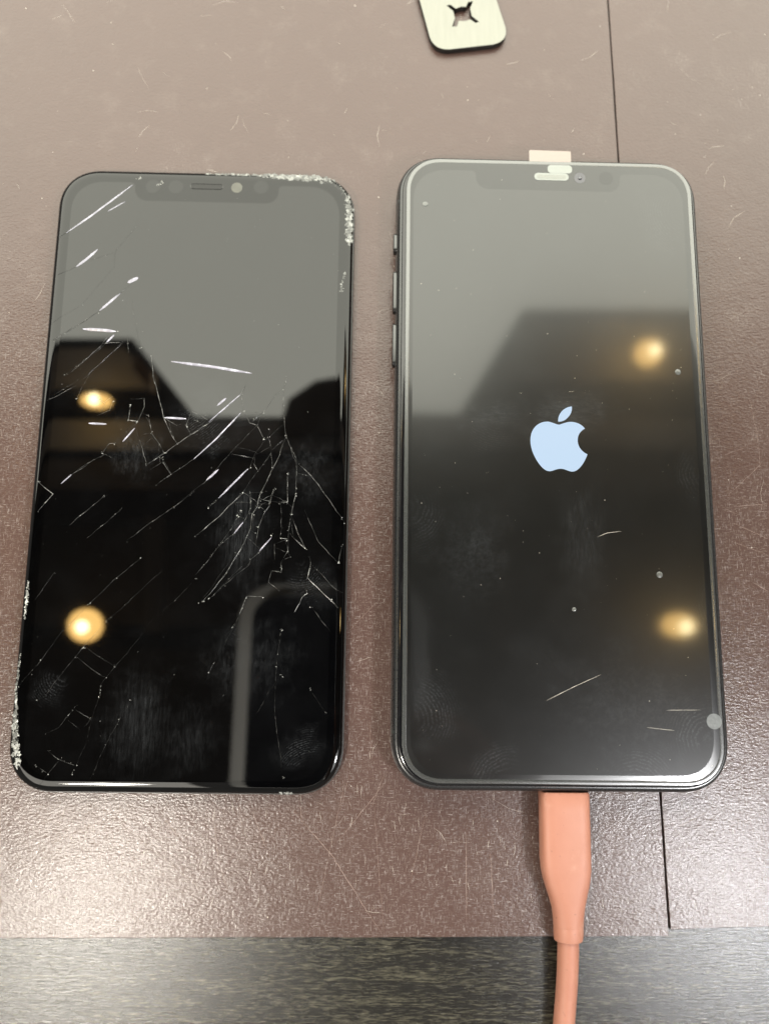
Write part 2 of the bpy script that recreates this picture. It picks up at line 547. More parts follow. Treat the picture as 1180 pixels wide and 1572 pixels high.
# ------------------------------------------------------------------ materials
def screen_material(name, base, rough, ior, prints, smears, haze=0.0, grain=0.0, veil=0.0):
    """black glossy glass laminate with finger marks (mm, in the phone's own coordinates)"""
    m, nt, out = new_mat(name)
    b = NB(nt)
    co = b.vmath('SCALE', b.obj())
    co.node.inputs['Scale'].default_value = 1000.0
    warp = b.noise(co, 0.35, 2)
    total = None
    wob = b.noise(co, 0.25, 2, 0.6)
    fine = b.noise(co, 3.0, 3, 0.7)
    for (x, y, rx, ry, rot, freq, ox, oy, amt) in prints:
        v = b.mapping(co, (x, y, 0), (0, 0, math.radians(rot)), (rx, ry, 1), 'TEXTURE')
        sep = b.n('ShaderNodeSeparateXYZ')
        b.put(sep.inputs[0], v)
        cmb = b.n('ShaderNodeCombineXYZ')
        b.put(cmb.inputs[0], sep.outputs[0])
        b.put(cmb.inputs[1], sep.outputs[1])
        mask = b.smooth(b.math('ADD', b.vmath('LENGTH', cmb.outputs[0]), b.math('MULTIPLY', wob, 1.4)), 1.75, 0.7)
        off = b.vmath('LENGTH', b.vmath('SUBTRACT', b.mapping(co, (x + ox, y + oy, 0), (0, 0, 0), (1, 1, 1), 'TEXTURE'), b.n('ShaderNodeCombineXYZ').outputs[0]))
        ph = b.math('MULTIPLY_ADD', warp, 9.0, b.math('MULTIPLY', off, freq * 1.7))
        ridge = b.smooth(b.math('SINE', ph), -0.2, 0.9)
        mk = b.math('MULTIPLY', b.math('MULTIPLY', mask, b.math('MULTIPLY_ADD', ridge, 0.8, 0.2)), b.math('MULTIPLY', b.smooth(fine, 0.35, 0.7), amt * 0.5))
        total = mk if total is None else b.math('MAXIMUM', total, mk)
    for (x, y, rx, ry, rot, amt, sx, sy) in smears:
        v = b.mapping(co, (x, y, 0), (0, 0, math.radians(rot)), (rx, ry, 1), 'TEXTURE')
        sep = b.n('ShaderNodeSeparateXYZ')
        b.put(sep.inputs[0], v)
        cmb = b.n('ShaderNodeCombineXYZ')
        b.put(cmb.inputs[0], sep.outputs[0])
        b.put(cmb.inputs[1], sep.outputs[1])
        mask = b.smooth(b.math('ADD', b.vmath('LENGTH', cmb.outputs[0]), b.math('MULTIPLY', wob, 1.6)), 2.1, 0.5)
        st = b.noise(b.mapping(co, (0, 0, 0), (0, 0, math.radians(rot)), (sx, sy, 1)), 1.0, 5, 0.8, 0.6)
        mk = b.math('MULTIPLY', mask, b.math('MULTIPLY', b.smooth(st, 0.3, 0.95), amt * 0.55))
        total = mk if total is None else b.math('MAXIMUM', total, mk)
    film = b.math('MULTIPLY', b.smooth(b.noise(co, 0.09, 4, 0.6), 0.4, 0.75), haze)
    dirt = b.math('ADD', total, film, clamp=True)
    col = b.mix(dirt, base, (0.62, 0.66, 0.72))
    rg = b.math('ADD', rough, b.math('MULTIPLY', dirt, 0.5))
    kw = dict(Base_Color=col, Roughness=rg, IOR=ior)
    if veil:                                  # worn anti-glare layer: sharp top gloss over a broad soft one
        kw.update(Roughness=veil, IOR=1.5, Coat_Weight=1.0, Coat_Roughness=rg, Coat_IOR=ior)
    if grain:
        kw['Normal'] = b.bump(b.noise(co, 5.5, 1), grain, 0.00002)
    b.principled(out, **kw)
    return m


# cracked screen: x, y, rx, ry, rot, ridges per mm, ring centre offset, strength
L_PRINTS = [(28, -68, 8, 5, 30, 8, 4, -8, 0.10), (30, -30, 8, 7, 0, 8, -3, 6, 0.08), (-30, -55, 6, 5, 20, 8, 3, 3, 0.08),
            (12, -42, 5, 6, 40, 8, 3, 5, 0.05), (2, 8, 12, 7, -30, 7, -12, 16, 0.10)]
L_SMEARS = [(13, -18, 7, 14, 4, 0.13, 2.2, 0.18), (-9, -62, 8, 12, -6, 0.10, 1.8, 0.16), (-14, 3, 7, 8, 25, 0.12, 1.5, 0.5),
            (16, -48, 12, 10, 10, 0.07, 1.2, 0.3), (28, -2, 8, 9, 0, 0.07, 1.0, 0.6), (3, -66, 7, 8, 0, 0.06, 1.6, 0.3),
            (8, 14, 14, 5, -35, 0.08, 0.5, 1.6), (-26, 22, 9, 10, 0, 0.03, 0.6, 0.6)]
R_PRINTS = [(29, -64, 8, 9, -30, 7.5, 5, -3, 0.13), (18, -72, 9, 5, 20, 7.5, -2, -7, 0.12), (-29, -60, 7, 10, 10, 7.5, -6, -3, 0.10),
            (-16, -72, 8, 5, 20, 7.5, 4, -6, 0.10), (-31, -18, 5, 10, 0, 7.5, -5, 4, 0.07), (-16, 4, 8, 8, 0, 7.5, 4, 12, 0.05),
            (32, -5, 4, 9, 0, 7.5, 6, 0, 0.06), (28, 60, 7, 12, 20, 7.5, 8, 4, 0.05), (34, -38, 3, 8, 0, 7.5, 6, 2, 0.05)]
R_SMEARS = [(3, 10, 13, 6, 8, 0.15, 0.5, 1.4), (-14, 9, 10, 4, 10, 0.12, 0.5, 1.5), (-20, -25, 9, 12, 0, 0.08, 0.9, 0.9),
            (6, -22, 6, 14, 0, 0.08, 1.6, 0.3), (16, -60, 22, 14, 0, 0.09, 0.8, 0.8), (14, -46, 4, 3, 0, 0.08, 0.8, 0.8),
            (-4, -50, 10, 8, 20, 0.03, 0.9, 0.7)]
M_L_GLASS = screen_material('cracked_glass_black', (0.0008, 0.0008, 0.0009), 0.03, 1.46, L_PRINTS, L_SMEARS, 0.0015)
M_L_DISPLAY = screen_material('dead_display_black', (0.0014, 0.0014, 0.0015), 0.03, 1.52, L_PRINTS, L_SMEARS, 0.0015)
M_R_GLASS = screen_material('protector_over_bezel', (0.0015, 0.0016, 0.0016), 0.075, 1.33, R_PRINTS, R_SMEARS, 0.003, 0.05, 0.28)
M_R_DISPLAY = screen_material('protector_over_display', (0.003, 0.0032, 0.003), 0.075, 1.42, R_PRINTS, R_SMEARS, 0.003, 0.05, 0.28)
M_FRAME = plain('black_anodised_frame', (0.012, 0.013, 0.014), 0.28, 0.0, 1.7, 0.2, 1500)
M_FRAME_L = plain('dark_screen_frame', (0.035, 0.042, 0.042), 0.3, 0.0, 1.6, 0.2, 1500)
M_EDGE_GLASS = plain('black_glass_edge', (0.006, 0.006, 0.007), 0.08, 0.0, 1.6, 0.1, 1500)
M_RIM = plain('frosted_protector_rim', (0.035, 0.038, 0.037), 0.24, 0.0, 2.1, 0.3, 1800)
M_BUTTON = plain('polished_button_metal', (0.10, 0.10, 0.10), 0.3, 1.0, 1.5, 0.1, 1500)
M_FILM = plain('pale_film', (0.34, 0.29, 0.26), 0.4, 0.0, 1.5, 0.05, 800)
M_STICK = plain('frosted_sticker', (0.30, 0.32, 0.30), 0.45, 0.0, 1.5, 0.1, 1500)
M_GRILLE = plain('speaker_mesh', (0.26, 0.27, 0.25), 0.5, 0.2, 1.5, 0.6, 4000, 0.8)
M_GRILLE_D = plain('dark_speaker_mesh', (0.012, 0.012, 0.012), 0.5, 0.0, 1.5, 0.6, 4000, 0.8)
M_LENS = plain('camera_lens', (0.015, 0.016, 0.03), 0.05, 0.0, 1.9, 0.1, 900)
M_LENSRING = plain('camera_ring', (0.10, 0.10, 0.11), 0.35, 0.0, 1.5, 0.1, 900)
M_CAMHOLE = plain('pale_camera_hole', (0.085, 0.085, 0.07), 0.4, 0.0, 1.5, 0.5, 700)
M_SENSOR = plain('sensor_window', (0.0008, 0.0008, 0.001), 0.03, 0.0, 1.5, 0.1, 900)
M_BUBBLE = plain('trapped_air_bubble', (0.10, 0.105, 0.10), 0.25, 0.0, 1.7, 0.5, 2500)
M_DOT = plain('round_film_dot', (0.14, 0.15, 0.15), 0.35, 0.0, 1.5, 0.5, 1600, 0.3)
M_CABLE = None
M_METALPLUG = plain('plug_metal', (0.5, 0.5, 0.5), 0.3, 1.0)
M_DUST = plain('pale_dust', (0.62, 0.57, 0.50), 0.6, 0.0, 1.5, 0.3, 300)
M_SCRATCH = plain('scuffed_vinyl', (0.27, 0.20, 0.17), 0.5, 0.0, 1.5, 0.75, 420)
M_PHONEBACK = plain('navy_phone_case', (0.018, 0.035, 0.085), 0.4)


m_, nt_, out_ = new_mat('coral_rubber')
b_ = NB(nt_)
co_ = b_.obj()
n1_ = b_.noise(co_, 300, 4, 0.6)
n2_ = b_.noise(b_.mapping(co_, (0, 0, 0), (0, 0, 0), (1, 0.5, 1)), 190, 4, 0.7)
col_ = b_.mix(n1_, (0.40, 0.17, 0.112), (0.45, 0.205, 0.14))
col_ = b_.mix(b_.smooth(n2_, 0.58, 0.72, 0, 0.45), col_, (0.52, 0.31, 0.23))      # rubbed patches
col_ = b_.mix(b_.smooth(b_.noise(co_, 900, 3, 0.6), 0.66, 0.74, 0, 0.5), col_, (0.16, 0.08, 0.055))   # specks of grime
b_.principled(out_, Base_Color=col_, Roughness=b_.math('MULTIPLY_ADD', n2_, 0.3, 0.35), IOR=1.45, Normal=b_.bump(n1_, 0.25, 0.0001))
M_CABLE = m_


def crack_material(name, lo, hi, tint, rough):
    m, nt, out = new_mat(name)
    b = NB(nt)
    info = b.n('ShaderNodeObjectInfo')
    nz = b.noise(b.obj(), 600, 4, 0.8)
    k = b.math('MULTIPLY', b.math('MULTIPLY_ADD', info.outputs['Random'], 0.6, 0.4), b.smooth(nz, 0.42, 0.72))
    col = b.mix(k, tuple(lo * t for t in tint), tuple(hi * t for t in tint))
    b.principled(out, Base_Color=col, Roughness=rough, IOR=1.5)
    return m


M_CRACK_FAINT = crack_material('faint_crack_line', 0.004, 0.16, (1, 1, 0.98), 0.25)
M_CRACK = crack_material('crack_line', 0.010, 0.38, (1, 1, 0.98), 0.3)
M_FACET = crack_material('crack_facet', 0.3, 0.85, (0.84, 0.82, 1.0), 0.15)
M_CRUSHED = crack_material('crushed_glass', 0.10, 0.78, (0.98, 1, 0.95), 0.25)

# metal plate
m_, nt_, out_ = new_mat('brushed_steel')
b_ = NB(nt_)
nz_ = b_.noise(b_.mapping(b_.obj(), (0, 0, 0), (0, 0, 0.2), (900, 120, 1)), 1.0, 3)
b_.principled(out_, Base_Color=b_.mix(nz_, (0.19, 0.19, 0.17), (0.25, 0.25, 0.225)), Metallic=1.0, Roughness=b_.math('MULTIPLY_ADD', nz_, 0.12, 0.36),
              Normal=b_.bump(nz_, 0.15, 0.00005))
M_STEEL = m_

# brown embossed vinyl
m_, nt_, out_ = new_mat('brown_vinyl')
b_ = NB(nt_)
co_ = b_.vmath('SCALE', b_.obj())
co_.node.inputs['Scale'].default_value = 1000.0
big_ = b_.noise(co_, 0.018, 3, 0.6)
mid_ = b_.noise(co_, 0.12, 4, 0.65)
col_ = b_.mix(big_, (0.064, 0.035, 0.028), (0.080, 0.045, 0.037))
col_ = b_.mix(b_.smooth(mid_, 0.5, 0.8, 0, 0.22), col_, (0.14, 0.105, 0.09))
rubx_ = b_.noise(b_.mapping(co_, (3, 0, 0), (0, 0, 0.04), (3.6, 0.55, 1)), 1.0, 4, 0.8, 0.5)
ruby_ = b_.noise(b_.mapping(co_, (0, 7, 0), (0, 0, 0.04), (0.55, 3.6, 1)), 1.0, 4, 0.8, 0.5)
sep_ = b_.n('ShaderNodeSeparateXYZ')
b_.put(sep_.inputs[0], co_)
worn_ = b_.smooth(sep_.outputs[1], 140, 0, 0.0, 0.40)          # the hand-worn half of the sheet
where_ = b_.smooth(b_.math('ADD', b_.noise(co_, 0.03, 3, 0.6), worn_), 0.50, 0.85)
rub_ = b_.math('MULTIPLY', b_.math('MAXIMUM', b_.smooth(rubx_, 0.54, 0.70), b_.smooth(ruby_, 0.54, 0.70)), where_)
col_ = b_.mix(b_.math('MULTIPLY', rub_, 0.5), col_, (0.42, 0.385, 0.37))
peb_ = b_.voro(b_.mapping(co_, (0, 0, 0), (0, 0, 0.03), (1.3, 2.1, 1)), 1.0, 'SMOOTH_F1')
gr_ = b_.noise(b_.mapping(co_, (0, 0, 0), (0, 0, 0.03), (1.6, 2.9, 1)), 1.0, 3, 0.6)
hgt_ = b_.math('ADD', b_.math('MULTIPLY', peb_, 0.6), b_.math('MULTIPLY', gr_, 0.9))
hgt_ = b_.math('ADD', hgt_, b_.math('MULTIPLY', b_.noise(co_, 0.25, 2), 0.9))
b_.principled(out_, Base_Color=col_, Roughness=0.34, IOR=1.33, Coat_Weight=0.68, Coat_IOR=1.5,
              Coat_Roughness=b_.math('ADD', b_.math('MULTIPLY_ADD', mid_, 0.10, 0.09), b_.math('MULTIPLY', rub_, 0.25)),
              Normal=b_.bump(hgt_, 0.6, 0.00013), Coat_Normal=b_.bump(hgt_, 0.6, 0.00013))
M_VINYL = m_

# dark wood-grain laminate
m_, nt_, out_ = new_mat('dark_woodgrain_laminate')
b_ = NB(nt_)
co_ = b_.vmath('SCALE', b_.obj())
co_.node.inputs['Scale'].default_value = 1000.0
g1_ = b_.noise(b_.mapping(co_, (0, 0, 0), (0, 0, 0.015), (0.35, 2.6, 1)), 1.0, 5, 0.7, 0.4)
g2_ = b_.noise(b_.mapping(co_, (0, 0, 0), (0, 0, -0.02), (0.05, 0.5, 1)), 1.0, 4, 0.6, 0.6)
gg_ = b_.math('ADD', b_.math('MULTIPLY', g1_, 0.7), b_.math('MULTIPLY', g2_, 0.3))
col_ = b_.ramp(gg_, [(0.36, (0.004, 0.0036, 0.003)), (0.5, (0.012, 0.011, 0.008)), (0.63, (0.075, 0.069, 0.047))])
b_.principled(out_, Base_Color=col_, Roughness=b_.math('MULTIPLY_ADD', g1_, 0.2, 0.14), IOR=1.5, Normal=b_.bump(g1_, 0.5, 0.00012))
M_LAMINATE = m_


def emit(name, col, strength):
    m, nt, out = new_mat(name)
    e = nt.nodes.new('ShaderNodeEmission')
    e.inputs[0].default_value = (*col, 1)
    e.inputs[1].default_value = strength
    nt.links.new(e.outputs[0], out.inputs[0])
    return m


# lit logo on the display: glowing pixels under the same glossy protector
m_, nt_, out_ = new_mat('lit_display_pixels')
b_ = NB(nt_)
b_.principled(out_, Base_Color=(0.01, 0.01, 0.01), Roughness=0.12, IOR=1.6, Emission_Color=(0.60, 0.77, 0.96, 1), Emission_Strength=0.95)
M_LOGO = m_

# ------------------------------------------------------------------ table top and mats
bm = bmesh.new()
prism(bm, [(-420, -260), (420, -260), (420, 420), (-420, 420)], -26, -1.0)
tag(obj('table_top', bm, M_LAMINATE), kind='structure')


def wavy(a, b, n, amp):
    out = []
    for i in range(n + 1):
        t = i / n
        out.append((a[0] + (b[0] - a[0]) * t + rnd.uniform(-amp, amp), a[1] + (b[1] - a[1]) * t + rnd.uniform(-amp, amp)))
    return out


def mat_sheet(outline, name, label):
    bm = bmesh.new()
    vs = []
    for z, ins in ((-0.97, 0.0), (-0.12, 0.0), (0.0, 0.1)):
        vs.append([bm.verts.new((x * MM, y * MM, z * MM)) for x, y in outline])
    n = len(outline)
    c = Vector((sum(p[0] for p in outline) / n, sum(p[1] for p in outline) / n))
    for v, (x, y) in zip(vs[2], outline):
        d = (c - Vector((x, y))).normalized() * 0.12
        v.co.x += d.x * MM
        v.co.y += d.y * MM
    for a, b in zip(vs, vs[1:]):
        for i in range(n):
            bm.faces.new((a[i], a[(i + 1) % n], b[(i + 1) % n], b[i]))
    bm.faces.new(vs[0][::-1])
    bm.faces.new(vs[2])
    o = obj(name, bm, M_VINYL)
    return tag(o, label, 'mat', 'vinyl sheets covering the table')


seam_top, seam_bot = (66.9, 300), (70.1, -64.9)
left_sheet = mat_sheet(wavy((-330, -68.2), (69.85, -65.0), 60, 0.10) + wavy((69.85, -64.9), (62.1, 300), 40, 0.06)[1:] + [(-330, 300)], 'desk_mat',
                       'wide brown scuffed vinyl mat left of the seam, under both phones')
right_sheet = mat_sheet(wavy((70.25, -63.6), (330, -55), 40, 0.10) + [(330, 300)] + wavy((62.5, 300), (70.25, -63.6), 40, 0.06)[:-1], 'desk_mat',
                        'narrow brown vinyl mat strip right of the seam, along the right edge')

for pts in SCRATCHES:
    on_right = sum(p[0] for p in pts) / len(pts) > 69.5
    bm = bmesh.new()
    ribbon(bm, pts, rnd.uniform(0.06, 0.15), -0.012, 0.03, 0.10, 1.0)
    obj('scratch', bm, M_SCRATCH, right_sheet if on_right else left_sheet)
for parent, x0, x1, n in ((left_sheet, -110, 66, 330), (right_sheet, 72, 115, 90)):
    bm = bmesh.new()
    for _ in range(n):
        x, y = rnd.uniform(x0, x1), rnd.uniform(-62, 185)
        if rnd.random() < 0.62:
            shard(bm, x, y, -0.005, rnd.choice((0.06, 0.09, 0.12, 0.2)), 0.05)
        else:
            a, l = rnd.uniform(0, 3.14), rnd.uniform(0.6, 4.0)
            a2 = a + rnd.uniform(-0.5, 0.5)
            ribbon(bm, [(x, y), (x + l * math.cos(a), y + l * math.sin(a)), (x + l * (math.cos(a) + math.cos(a2)), y + l * (math.sin(a) + math.sin(a2)))],
                   rnd.uniform(0.04, 0.10), -0.01, 0.02, 0.08, 0.8)
    for _ in range(n // 2):                       # denser up-and-down nicks along the near edge
        x, y, l = rnd.uniform(max(x0, -75), x1), rnd.uniform(-62, -20), rnd.uniform(0.5, 2.6)
        a = rnd.gauss(1.57, 0.18)
        ribbon(bm, [(x, y), (x + l * math.cos(a), y + l * math.sin(a))], rnd.uniform(0.05, 0.13), -0.01, 0.02, 0.05, 0.5)
    tag(obj('dust_and_nicks', bm, M_DUST, parent), kind='stuff')

# ------------------------------------------------------------------ outlines shared by both screens
def display_outline():
    hw, top, bot, r = 34.6, 74.1, -74.9, 8.5
    nh, ny, nr = 18.6, 69.0, 3.3
    base = rr(2 * hw, top - bot, r, 10, 0, (top + bot) / 2)
    n = 11
    pts = base[:2 * n]                       # lower right, upper right corners
    f = 1.2
    for k in range(7):                       # fillet into the notch, right side
        a = math.radians(90 + 90 * k / 6)
        pts.append((nh + f + f * math.cos(a), top - f + f * math.sin(a)))
    for k in range(9):
        a = math.radians(0 - 90 * k / 8)
        pts.append((nh - nr + nr * math.cos(a), ny + nr + nr * math.sin(a)))
    for k in range(9):
        a = math.radians(-90 - 90 * k / 8)
        pts.append((-nh + nr + nr * math.cos(a), ny + nr + nr * math.sin(a)))
    for k in range(7):
        a = math.radians(0 + 90 * k / 6)
        pts.append((-nh - f + f * math.cos(a), top - f + f * math.sin(a)))
    return pts + base[2 * n:]


def disc(x, y, r, z0, z1, n=24, dome=0.0):
    bm = bmesh.new()
    rings = [[(x + r * math.cos(6.28319 * k / n), y + r * math.sin(6.28319 * k / n), z0) for k in range(n)]]
    steps = 4 if dome else 1
    for s in range(1, steps + 1):
        if dome:
            a = math.pi / 2 * s / (steps + 0.6)
            rings.append([(x + r * math.cos(a) * math.cos(6.28319 * k / n), y + r * math.cos(a) * math.sin(6.28319 * k / n), z0 + (z1 - z0) * math.sin(a)) for k in range(n)])
        else:
            rings.append([(p[0], p[1], z1) for p in rings[0]])
    loft(bm, rings)
    return bm


def stadium(x0, x1, y0, y1, z0, z1):
    bm = bmesh.new()
    prism(bm, rr(x1 - x0, y1 - y0, (y1 - y0) / 2 - 0.01, 8, (x0 + x1) / 2, (y0 + y1) / 2, 2.0), z0, z1)
    return bm


# ------------------------------------------------------------------ cracked screen (left)
LZ = 3.8
scr = empty('phone_screen', (-0.04371, 0.04369, 0.0))
tag(scr, 'cracked dead black phone screen with crushed white upper right corner, lying left', 'phone screen')
obj('frame', slab(77.0, 156.3, 11.2, [(0.7, 0.03), (0.15, 0.35), (0, 0.9), (0, 1.9), (0.18, 2.25), (0.45, 2.3)]), M_FRAME_L, scr, True, 50)
glass = obj('cover_glass', slab(76.4, 155.7, 10.9, [(0.12, 2.3), (0.0, 2.55), (0.08, 2.85), (0.3, 3.15), (0.62, 3.4), (1.05, 3.6), (1.55, 3.72), (2.1, 3.785), (2.7, LZ)], n=16), M_L_GLASS, scr, True, 40)
bm = bmesh.new()
prism(bm, display_outline(), LZ + 0.002, LZ + 0.012)
obj('display', bm, M_L_DISPLAY, scr)
spk = obj('earpiece', stadium(-4.3, 4.1, 72.7, 74.1, LZ + 0.001, LZ + 0.02), M_GRILLE_D, scr)
obj('earpiece_rim', (lambda b: (ribbon(b, rr(8.4, 1.4, 0.69, 6, -0.1, 73.4, 2.0) + [rr(8.4, 1.4, 0.69, 6, -0.1, 73.4, 2.0)[0]], 0.16, LZ + 0.015, 0.03, 0, 1.0, False), b)[1])(bmesh.new()), M_EDGE_GLASS, spk)
obj('camera_hole', disc(7.7, 73.3, 1.45, LZ + 0.001, LZ + 0.02), M_CAMHOLE, scr)
for sx in (14.0, -8.1, -14.0):
    obj('sensor_window', disc(sx, 73.6 if sx > 0 else 73.1, 1.9, LZ + 0.001, LZ + 0.014), M_SENSOR, scr)

crg = random.Random(21)
for i_, pts in enumerate(CRACKS):
    bm = bmesh.new()
    faint = i_ < 10 or i_ > 87                # hairlines towards the left edge and the lower half
    ribbon(bm, pts, crg.choice((0.05, 0.06, 0.08, 0.1) if faint else (0.06, 0.08, 0.1, 0.13, 0.17)), LZ + 0.008, 0.03, 0.045, 0.8, True, crg, 0.10)
    obj('crack', bm, M_CRACK_FAINT if faint else M_CRACK, glass)
near = [(p, a, b_) for p in CRACKS[10:88] for a, b_ in zip(p, p[1:])]
made = 0
while made < 46:                                # short cross-links that knit the web together
    (_, a, b_), (_, c, d) = crg.choice(near), crg.choice(near)
    u, v = crg.random(), crg.random()
    p = (a[0] + (b_[0] - a[0]) * u, a[1] + (b_[1] - a[1]) * u)
    q = (c[0] + (d[0] - c[0]) * v, c[1] + (d[1] - c[1]) * v)
    if 1.2 < math.hypot(p[0] - q[0], p[1] - q[1]) < 5.5:
        bm = bmesh.new()
        ribbon(bm, [p, q], crg.choice((0.05, 0.07, 0.09)), LZ + 0.008, 0.03, 0.06, 0.6, True, crg, 0.12)
        obj('crack', bm, M_CRACK if made % 3 == 0 else M_CRACK_FAINT, glass)
        made += 1
for pts, w in STREAKS:
    bm = bmesh.new()
    ribbon(bm, pts, w * 0.95, LZ + 0.008, 0.03, 0, 0.5, True, crg)
    obj('crack_facet', bm, M_FACET, glass)


def glass_top(x, y):
    """height of the curved cover glass at a point (mm)"""
    d = min(38.2 - abs(x), 77.85 - abs(y))
    cx, cy = abs(x) - (38.2 - 10.9), abs(y) - (77.85 - 10.9)
    if cx > 0 and cy > 0:
        d = 10.9 - math.hypot(cx, cy)
    prof = [(0.0, 2.7), (0.3, 3.15), (0.62, 3.4), (1.05, 3.6), (1.55, 3.72), (2.1, 3.785), (2.7, LZ)]
    if d <= 0:
        return 2.6
    for (a, za), (b, zb) in zip(prof, prof[1:]):
        if d < b:
            return za + (zb - za) * (d - a) / (b - a)
    return LZ


for pts in CHIPS:
    bm = bmesh.new()
    for (x0, y0, w0), (x1, y1, w1) in zip(pts, pts[1:]):
        ln = math.hypot(x1 - x0, y1 - y0)
        t = Vector((x1 - x0, y1 - y0)).normalized()
        nn = Vector((-t.y, t.x))
        for k in range(max(6, int(ln * (w0 + w1) * 10))):
            u = crg.random()
            w = (w0 + (w1 - w0) * u) * 0.5
            s = crg.gauss(0, 0.5)
            s = max(-1.05, min(1.05, s)) * w
            x, y = x0 + (x1 - x0) * u + nn.x * s, y0 + (y1 - y0) * u + nn.y * s
            if glass_top(x, y) < 2.95:
                continue
            shard(bm, x, y, glass_top(x, y) - 0.02, crg.choice((0.12, 0.2, 0.3, 0.45, 0.7)) * min(1.0, 0.4 + w), crg.uniform(0.03, 0.11), crg)
    obj('chipped_edge', bm, M_CRUSHED, glass)
bm = bmesh.new()
for pts in CRACKS:
    for (x, y) in pts:
        if crg.random() < 0.55:
            for _ in range(crg.choice((1, 1, 2, 4))):
                shard(bm, x + crg.gauss(0, 0.18), y + crg.gauss(0, 0.18), LZ + 0.008, crg.choice((0.08, 0.12, 0.2)), 0.06, crg)
    for (a, b) in zip(pts, pts[1:]):
        if crg.random() < 0.35:
            for _ in range(6):
                u = crg.random()
                shard(bm, a[0] + (b[0] - a[0]) * u + crg.gauss(0, 0.07), a[1] + (b[1] - a[1]) * u + crg.gauss(0, 0.07), LZ + 0.008, crg.choice((0.06, 0.09, 0.13)), 0.05, crg)
for _ in range(110):
    shard(bm, crg.uniform(-35, 36), crg.uniform(-74, 74), LZ + 0.008, crg.choice((0.05, 0.07, 0.1)), 0.05, crg)
tag(obj('glass_splinters', bm, M_CRUSHED, glass), kind='stuff')

# ------------------------------------------------------------------ working phone (right)
PZ = 8.45
ph = empty('smartphone', (0.04448, 0.04633, 0.0))
tag(ph, 'black smartphone with fruit logo lit on its screen, plugged into coral cable', 'phone')
obj('frame', slab(77.8, 158.0, 11.6, [(2.4, 0.05), (1.1, 0.45), (0.4, 1.3), (0.06, 2.6), (0, 4.0), (0.06, 5.3), (0.35, 6.5), (0.75, 7.2), (1.05, 7.5), (1.3, 7.55)], n=16), M_FRAME, ph, True, 45)
obj('front_glass', slab(74.9, 155.1, 10.2, [(0.0, 7.4), (0.0, 7.75), (0.18, 7.95), (0.5, 8.04), (0.9, 8.06)], n=16), M_EDGE_GLASS, ph, True, 45)
prot = obj('screen_protector', slab(73.4, 154.2, 9.4, [(0.0, 8.07), (0.0, 8.35), (0.1, PZ - 0.02), (0.2, PZ)], 0.25, 0.15, n=16), M_R_GLASS, ph, True, 30)
bm = bmesh.new()
loft(bm, [[(x, y, z) for x, y in rr(73.4 - 2 * i, 154.2 - 2 * i, 9.4 - i, 16, 0.25, 0.15)] for i, z in ((-0.01, 8.12), (-0.02, 8.3), (0.08, PZ - 0.01), (0.2, PZ + 0.012), (0.95, PZ + 0.018), (1.0, PZ + 0.003))], False, False)
obj('rim', bm, M_RIM, prot, True, 40)
bm = bmesh.new()
prism(bm, display_outline(), PZ + 0.002, PZ + 0.012)
disp = obj('display', bm, M_R_DISPLAY, ph)


def bez(p0, p1, p2, p3, n=10):
    return [tuple((1 - t) ** 3 * a + 3 * (1 - t) ** 2 * t * b + 3 * (1 - t) * t * t * c + t ** 3 * d for a, b, c, d in zip(p0, p1, p2, p3)) for t in [k / n for k in range(1, n + 1)]]


def path(start, curves):
    pts, cur = [], start
    for c in curves:
        q = [(cur[0] + c[i], cur[1] + c[i + 1]) for i in (0, 2, 4)]
        pts += bez(cur, *q)
        cur = q[2]
    return pts


fruit = path((318.7, 268.7), [(-.2, -36.7, 16.4, -64.4, 50, -84.8), (-18.8, -26.9, -47.2, -41.7, -84.7, -44.6), (-35.5, -2.8, -74.3, 20.7, -88.5, 20.7),
                              (-15, 0, -49.4, -19.7, -76.4, -19.7), (-55.8, .9, -115.1, 44.5, -115.1, 133.2), (0, 26.2, 4.8, 53.3, 14.4, 81.2),
                              (12.8, 36.7, 59, 126.7, 107.2, 125.2), (25.2, -.6, 43, -17.9, 75.8, -17.9), (31.8, 0, 48.3, 17.9, 76.4, 17.9),
                              (48.6, -.7, 90.4, -82.5, 102.6, -119.3), (-65.2, -30.7, -61.7, -90, -61.7, -91.9)])
leaf = path((262.1, 104.5), [(27.3, -32.4, 24.8, -61.9, 24, -72.5), (-24.1, 1.4, -52, 16.4, -67.9, 34.9), (-17.5, 19.8, -27.8, 44.3, -25.6, 71.9), (26.1, 2, 49.9, -11.4, 69.5, -34.3)])
sx_, sy_ = 13.75 / 376.4, 16.3 / 448.0
bm = bmesh.new()
for shp in (fruit[:-1], leaf[:-1]):
    prism(bm, [(0.93 + (x - 192.2) * sx_, 3.3 - (y - 256.0) * sy_) for x, y in shp], PZ + 0.010, PZ + 0.018)
logo = obj('lit_logo', bm, M_LOGO, disp)
logo['label'] = 'glowing pale blue bitten apple logo with leaf'

